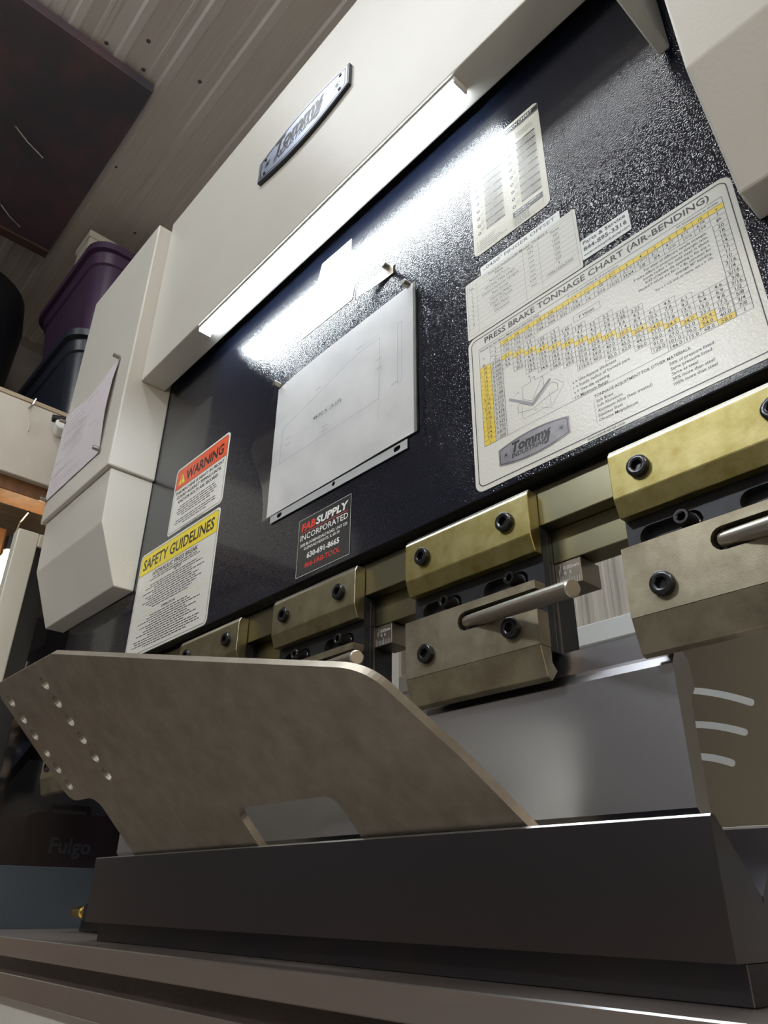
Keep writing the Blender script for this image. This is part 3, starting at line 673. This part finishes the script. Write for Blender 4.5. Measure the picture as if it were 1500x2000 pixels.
# bend and rear leg
def bend(x0, x1, leg):
    ctr = P0 + TD * SB + ND * (TH + .008); pts_o, pts_i = [], []
    for i in range(11):
        a = R(90 * i / 10); dv = -ND * math.cos(a) - TD * math.sin(a)
        pts_o.append(ctr + dv * (.008 + TH)); pts_i.append(ctr + dv * .008)
    pts_o.append(pts_o[-1] + ND * leg); pts_i.append(pts_i[-1] + ND * leg)
    vs = []
    for x in (x0, x1): vs.append(([b.verts.new((x, p.y, p.z)) for p in pts_o], [b.verts.new((x, p.y, p.z)) for p in pts_i]))
    (o0, i0), (o1, i1) = vs
    for k in range(len(pts_o) - 1):
        b.faces.new((o0[k], o0[k + 1], o1[k + 1], o1[k])); b.faces.new((i0[k], i1[k], i1[k + 1], i0[k + 1]))
        for o_, i_ in ((o0, i0), (o1, i1)): f = b.faces.new((o_[k], i_[k], i_[k + 1], o_[k + 1])); f.material_index = 1
    f = b.faces.new((o0[-1], o1[-1], i1[-1], i0[-1])); f.material_index = 1
bend(-.9455, -.6740, .13); bend(-.5184, -.330, .13)
bmesh.ops.recalc_face_normals(b, faces=b.faces[:])
wp = obj('bent_plate', b, ['plate_face', 'plate_edge', 'hole_wall'])
tag(wp, 'bent grey brown steel plate with two rows of holes, resting in the die', 'steel plate')

# ------------------------------------------------------------------ black stop with brass fitting on the table
t = thing('end_stop', 'small black stop block with a brass fitting on the table left of the die', 'stop block', (-1.26, .105, -.048))
obj('stop_block', prism([(-1.325, -.0478), (-1.315, -.012), (-1.300, -.004), (-1.13, -.004), (-1.13, -.0478)], .092, .125, .001, axis='y'), 'plastic_black', t)
bf = smooth(obj('brass_fitting', lathe([(0, 0), (.0062, 0), (.0068, .001), (.0068, .018), (.0078, .019), (.0078, .030), (.0095, .031), (.0095, .043), (.0078, .044), (.0078, .060)], (-1.322, .078, -.0205), (1, 0, 0), 12), 'brass', t))
obj('fitting_bore', cyl((-1.3225, .078, -.0205), (-1.3220, .078, -.0205), .0042, n=12), 'plastic_black', bf)
obj('fitting_base', box(-1.2615, -1.24, .068, .0921, -.032, -.008, .001), 'plastic_black', t)

# ------------------------------------------------------------------ sleeve with drawing, notes and magnets
def wavy(x0, x1, z0, z1, y, amp, nx=36, nz=28, seed=1, warp=None):
    rr = random.Random(seed); ph = [(rr.uniform(0, 6), rr.uniform(15, 60), rr.uniform(15, 60), rr.uniform(.3, 1)) for _ in range(7)]
    b = bmesh.new(); g = []
    for i in range(nx + 1):
        for j in range(nz + 1):
            u, v = i / nx, j / nz; x = x0 + (x1 - x0) * u; z = z0 + (z1 - z0) * v
            h = sum(a * math.sin(p + fx * x + fz * z) for p, fx, fz, a in ph) / 7
            dx, dy, dz = warp(u, v) if warp else (0, 0, 0)
            g.append(b.verts.new((x + dx, y - abs(h) * amp + dy, z + dz)))
    for i in range(nx):
        for j in range(nz): k = i * (nz + 1) + j; b.faces.new((g[k], g[k + nz + 1], g[k + nz + 2], g[k + 1]))
    return b
sl = thing('document_sleeve', 'clear plastic sleeve holding a white drawing sheet, pinned by magnets', 'document sleeve', (-.595, -.002, .425))
sh = smooth(obj('drawing_sheet', wavy(-.733, -.4565, .436, .648, -.0022, .0010, seed=4, warp=lambda u, v: (.0, 0, -.007 * (1 - u) ** 6 * v ** 4)), 'paper', sl), 180)
ink = Ink().path([(-711, 508), (-516, 508), (-516, 598), (-560, 598), (-711, 562)], .5, True).path([(-484.5, 512), (-477.5, 512), (-477.5, 599), (-484.5, 599)], .5, True)
ink.line((-711, 508), (-725, 508), .3).line((-516, 500), (-516, 478), .3).line((-560, 604), (-516, 604), .3)
for (u, v) in ((-522, 566), (-522, 552), (-700, 540), (-700, 530), (-622, 520), (-622, 514), (-640, 588), (-560, 606), (-495, 515)): ink.words(u, u + 12, v, 2.0, 'l', .9)
ink.put('drawing_lines', 'ink_faint', sh, 0, 0, -.0040)
Ink().text('44.92 X 19.375', -642, 541.5, 5.4, 57).put('dimension_text', 'ink_grey', sh, 0, 0, -.0041)
smooth(obj('clear_pocket', wavy(-.7385, -.4505, .4315, .6535, -.0050, .0022, 44, 32, seed=9, warp=lambda u, v: (-.026 * math.exp(-((v - .56) / .22) ** 2) * (1 - u) ** 5, -.012 * math.exp(-((v - .5) / .25) ** 2) * (1 - u) ** 5, 0)), 'clear_film', sl), 180)
obj('side_seam', plate_xz([[(-.4565, .432), (-.4508, .432), (-.4508, .645), (-.4565, .645)]], -.0066, -.0062), 'strip_film', sl)
stp = obj('binding_strip', plate_xz([[(-.7240, .4245), (-.4715, .4215), (-.4715, .4330), (-.7240, .4345)], obround(-.7062, -.7020, .4298, .0032), obround(-.4895, -.4850, .4280, .0032), circ(-.5953, .4300, .0030, 14)], -.0022, -.0014), 'box_grey', sl)
def magnet(x, z, y, r, h, label):
    o = obj('magnet', cyl((x, y, z), (x, y - h, z), r, n=16, bev=.0006), 'magnet'); smooth(o)
    return tag(o, label, 'magnet', 'round magnets')
magnet(-.7270, .6440, -.0048, .0042, .010, 'round magnet at the upper left corner of the clear sleeve')
magnet(-.4645, .6440, -.0048, .0042, .010, 'round magnet at the upper right corner of the clear sleeve')
nt_ = obj('paper_strip', wavy(-.5560, -.4960, .6915, .7090, -.0010, .0030, 12, 4, seed=2, warp=lambda u, v: (0, -.006 * (1 - u) ** 2, -.002 * (1 - u))), 'kraft'); smooth(nt_, 180)
tag(nt_, 'small torn tan paper strip pinned above the sleeve', 'paper')
magnet(-.5035, .7040, -.0022, .0042, .010, 'round magnet holding the small tan paper strip')
bp_ = thing('posted_sheet', 'curling printed sheet pinned on the left cylinder box', 'paper', (-1.30, -.089, .70))
yb2 = -.0880
ps_ = smooth(obj('sheet', wavy(-1.4285, -1.1695, .701, .913, yb2, .0025, 24, 18, seed=6, warp=lambda u, v: (0, -.010 * math.sin(math.pi * v) * u * .6, -.020 * math.sin(math.pi * u) ** 2 * v)), 'paper_pink', bp_), 180)
ink = Ink()
for (u, v, w_) in ((-1418, 905, 60), (-1400, 860, 90), (-1395, 848, 80), (-1330, 838, 40), (-1395, 820, 80), (-1395, 808, 90), (-1440, 780, 60), (-1430, 750, 120), (-1300, 880, 50), (-1260, 800, 30)): ink.words(u, u + w_, v, 4.0, 'l', 1)
ink.path([(-1402, 815), (-1310, 815), (-1310, 872), (-1402, 872)], .8, True).line((-1402, 843), (-1310, 843), .8)
ink.v = [(u * .9713, v * .9713) for u, v in ink.v]; ink.put('sheet_print', 'ink_faint', ps_, 0, 0, yb2 - .0115)['kind'] = 'stuff'
for x, z, lab in ((-1.1709, 0.9150, 'small magnet at the upper right of the posted sheet'), (-1.4230, 0.8917, 'small magnet at the upper left of the posted sheet'), (-1.1694, 0.7061, 'small magnet at the lower right of the posted sheet'), (-1.4220, 0.7032, 'small magnet at the lower left of the posted sheet')):
    magnet(x, z, yb2 - .001, .0042, .012, lab)

# ------------------------------------------------------------------ side guard left of the table
gd = thing('side_guard', 'cream framed side guard with dark sheet, left of the machine table', 'guard', (-1.462, .1, ZF))
xg = -1.462
bm = box(xg - .03, xg, -.114, -.073, ZF, .648, .002); box(xg - .03, xg, -.073, .42, .620, .648, .002, bm=bm); box(xg - .03, xg, .38, .42, ZF, .620, .002, bm=bm)
obj('guard_frame', bm, 'guard_cream', gd)
obj('inner_post', box(xg - .022, xg - .006, -.0728, -.0390, -.30, .6198, .001), 'plastic_black', gd)
obj('kick_sheet', box(xg - .006, xg - .002, -.0388, .3798, -.30, .047, .0008), 'guard_grey', gd)
obj('smoked_sheet', box(xg - .006, xg - .003, -.0388, .3798, .0472, .520), 'smoke_sheet', gd)
# what stands behind the guard
tb = thing('tool_bench', 'dark work bench behind the smoked side guard', 'bench', (-1.95, .35, ZF))
obj('bench_top', box(-2.30, -1.60, -.25, .90, -.06, -.02, .003), 'wood_brown', tb)
for x in (-2.28, -1.66):
    for y in (-.2, .80): obj('leg', box(x, x + .05, y, y + .05, ZF, -.0602), 'wood_brown', tb)
rb = thing('red_case', 'dark red tool case with pale lettering behind the guard', 'tool case', (-1.80, .25, -.02))
obj('case_body', prism(rrect(.125, -.0198, .36, .165, .02, 4), -1.95, -1.78, .003), 'tool_red', rb)
obj('case_handle', tube([(-1.86, .20, .165), (-1.86, .20, .185), (-1.86, .29, .185), (-1.86, .29, .165)], .006), 'plastic_black', rb)
ink = Ink().text('Fulgo', 0, 0, 30, 92, bold=.02)
me = bpy.data.meshes.new('print'); me.from_pydata([(-1.7795, .185 + p[0] / 1000, .085 + p[1] / 1000) for p in ink.v], [], ink.f)
obj('case_lettering', me, 'case_print', rb)
tk = thing('steel_tank', 'tall dark grey cylinder behind the side guard', 'cylinder', (-1.75, .0, -.02))
smooth(obj('tank_body', lathe([(0, 0), (.055, 0), (.06, .01), (.06, .30), (.045, .34), (.02, .36), (.02, .39), (0, .39)], (-1.75, .0, -.0198), (0, 0, 1), 24), 'tool_grey', tk))
obj('tank_band', lathe([(.0605, .0), (.0612, .004), (.0612, .05), (.0605, .054)], (-1.75, .0, .12), (0, 0, 1), 24), 'tool_orange', tk)
vs = thing('bench_vise', 'grey bench vise beyond the side guard, below the left cylinder cover', 'vise', (-1.75, .12, .30))
obj('vise_body', prism([(.06, .40), (.16, .40), (.17, .43), (.15, .45), (.13, .445), (.12, .47), (.09, .47), (.08, .445), (.05, .45), (.05, .43)], -1.80, -1.70, .004), 'tool_grey', vs)
obj('vise_screw', cyl((-1.72, .03, .425), (-1.72, .20, .425), .012, n=14), 'lever_steel', vs)
obj('vise_handle', cyl((-1.72, .035, .39), (-1.72, .035, .46), .005, n=8), 'lever_steel', vs)
obj('vise_base', box(-1.79, -1.71, .07, .15, .372, .3998, .004), 'tool_grey', vs)
ts = thing('tool_shelf', 'small dark shelf carrying the vise behind the guard', 'shelf', (-1.80, .15, .33))
obj('shelf_board', box(-2.30, -1.66, .085, .60, .345, .3718, .002), 'wood_brown', ts)
for y in (.12, .52): obj('bracket', prism([(-2.30, .3448), (-1.75, .3448), (-2.30, .12)], y, y + .02, axis='y'), 'tool_grey', ts)

# ------------------------------------------------------------------ storage shelf with bins on the left
FX = -1.75
sf = thing('storage_shelf', 'cream painted storage shelf carrying plastic bins on the left', 'shelf', (FX - .3, .1, .88))
obj('fascia_board', box(FX - .02, FX, -1.0, 1.1, .905, 1.112, .002), 'white_board', sf)
obj('shelf_board', box(-2.68, FX + .002, -1.0, 1.1, 1.1122, 1.1242, .001), 'ply', sf)
obj('ledger', box(FX - .10, FX - .0202, -1.0, 1.1, .870, .960, .002), 'wood_brown', sf)
for y in (-.75, .25, .95): obj('cross_brace', box(-2.68, FX - .1002, y, y + .038, .93, 1.112), 'wood_brown', sf)
obj('shelf_post', box(FX - .11, FX - .0205, .95, 1.04, ZF, .8698), 'wood_brown', sf)
def tote(name, label, x0, x1, y0, y1, z0, z1, m, tp=.035):
    t = thing(name, label, 'bin', ((x0 + x1) / 2, (y0 + y1) / 2, z0))
    lo, hi = rrect(x0 + tp, y0 + tp, x1 - tp, y1 - tp, .05, 8), rrect(x0, y0, x1, y1, .07, 8)
    b = bmesh.new(); H = z1 - z0
    def ring(k, z, gr): return [b.verts.new((l[0] + (h[0] - l[0]) * k + gr * (1 if h[0] > (x0 + x1) / 2 else -1), l[1] + (h[1] - l[1]) * k + gr * (1 if h[1] > (y0 + y1) / 2 else -1), z)) for l, h in zip(lo, hi)]
    rs = [ring(0, z0, 0), ring(.80, z0 + H * .78, 0), ring(.80, z0 + H * .79, .006), ring(1, z0 + H * .90, .006)]
    for a, c in zip(rs, rs[1:]):
        for i in range(len(a)): b.faces.new((a[i], a[(i + 1) % len(a)], c[(i + 1) % len(a)], c[i]))
    b.faces.new(rs[0]); b.faces.new(rs[-1]); bmesh.ops.recalc_face_normals(b, faces=b.faces[:])
    smooth(obj('bin_body', b, m, t), 40)
    b = bmesh.new(); rs = [ring(1, z0 + H * .901, .008), ring(1, z0 + H * .902, .018), ring(1, z0 + H * .965, .020), ring(1, z0 + H, .010)]
    for a, c in zip(rs, rs[1:]):
        for i in range(len(a)): b.faces.new((a[i], a[(i + 1) % len(a)], c[(i + 1) % len(a)], c[i]))
    b.faces.new(rs[0]); b.faces.new(rs[-1]); bmesh.ops.recalc_face_normals(b, faces=b.faces[:])
    smooth(obj('bin_rim', b, m, t), 40)
    return t
tote('storage_bin', 'dark navy plastic storage bin under the purple one', -2.28, -1.785, -.025, .40, 1.1245, 1.440, 'tote_navy')
tote('storage_bin', 'purple plastic storage bin stacked on the navy one', -2.28, -1.785, -.025, .40, 1.4415, 1.785, 'tote_purple')
t = thing('storage_bin', 'black rounded bin half out of the left picture edge', 'bin', (-2.4, -.27, 1.1845))
smooth(obj('bin_body', lathe([(0, 0), (.17, 0), (.19, .02), (.205, .50), (.19, .60), (.12, .66), (0, .68)], (-2.32, -.27, 1.1845), (0, 0, 1), 28), 'bag_black', t))
t = thing('carton', 'grey flat carton under the black rounded bin', 'carton', (-2.33, -.27, 1.1245))
obj('carton_body', box(-2.60, -2.06, -.49, -.055, 1.1245, 1.180, .003), 'box_grey', t)
obj('carton_lid', box(-2.61, -2.05, -.50, -.050, 1.168, 1.1842, .002), 'box_pale', t)
t = thing('carton', 'pale carton lying on the purple bin', 'carton', (-1.95, .05, 1.7855))
obj('carton_body', box(-1.99, -1.885, -.035, .30, 1.7855, 1.885, .003), 'box_pale', t)
obj('carton_lid', box(-1.995, -1.880, -.040, .305, 1.865, 1.892, .002), 'box_pale', t)
# hook with string, and a small spot lamp clipped to the fascia
t = thing('wire_hook', 'bent wire hook with string on the shelf edge', 'hook', (FX, -.09, 1.10))
obj('hook_wire', tube([(FX - .03, -.090, 1.128), (FX + .004, -.088, 1.128), (FX + .004, -.092, 1.108), (FX + .006, -.098, 1.090)], .002), 'wire', t)
obj('hook_string', tube([(FX + .006, -.097, 1.092), (FX + .005, -.085, 1.030)], .0015), 'kraft', t)
t = thing('spot_lamp', 'small black and white spot lamp on the shelf front', 'lamp', (FX, -.015, 1.06))
smooth(obj('lamp_shell', cyl((FX + .001, -.012, 1.060), (FX + .040, -.018, 1.068), .016, .019, n=20, bev=.002), 'rear_white', t))
smooth(obj('lamp_cap', cyl((FX + .026, -.045, 1.078), (FX + .034, -.004, 1.082), .010, n=16, bev=.002), 'plastic_black', t))
# planks hung below the shelf and the bare bulb
for k, (y, m, z0, z1) in enumerate(((-.150, 'wood_brown', .55, .86), (-.098, 'wood_pale', .55, .80), (-.046, 'wood_brown', .55, .90), (.006, 'wood_pale', .55, .87))):
    tag(obj('hanging_plank', box(-2.09, -2.06, y, y + .045, z0, z1, .003), m), ('brown' if m == 'wood_brown' else 'pale') + ' narrow plank below the cream shelf, number %s from the left' % ('one', 'two', 'three', 'four', 'five', 'six')[k], 'plank', 'planks below the shelf')
t = thing('bare_bulb', 'glowing bare bulb under the cream shelf at the left edge', 'lamp', (-1.90, -.015, .80))
smooth(obj('bulb_glass', lathe([(0, -.075), (.018, -.072), (.030, -.055), (.032, -.038), (.024, -.016), (.014, 0), (.013, .01)], (-1.90, -.018, .760), (0, 0, 1), 20), 'bulb_glow', t))
obj('bulb_socket', cyl((-1.90, -.018, .771), (-1.90, -.018, .81), .017, n=16, bev=.002), 'plastic_black', t)
obj('bulb_cord', tube([(-1.90, -.018, .81), (-1.89, -.015, .85), (-1.85, -.010, .869)], .004), 'wire', t)

# ------------------------------------------------------------------ ceiling hatch
zh = ZC - .045
t = thing('ceiling_hatch', 'dark mottled purple hatch board under the tin ceiling', 'hatch', (-1.75, -.55, ZC))
obj('hatch_board', box(-2.13, -1.37, -1.05, -.094, zh, ZC - .013, .002), 'hatch', t)
obj('hatch_trim', box(-2.17, -2.1302, -1.05, -.092, zh - .006, ZC - .013, .002), 'hatch_trim', t)
for (x, y, L) in ((-1.72, -.345, .10), (-2.03, -.285, .08)):
    obj('handle', tube([(x, y, zh), (x + .004, y + .006, zh - .02), (x - .02, y + L * .5, zh - .024), (x - .045, y + L, zh - .02), (x - .047, y + L + .005, zh)], .0028), 'wire', t)
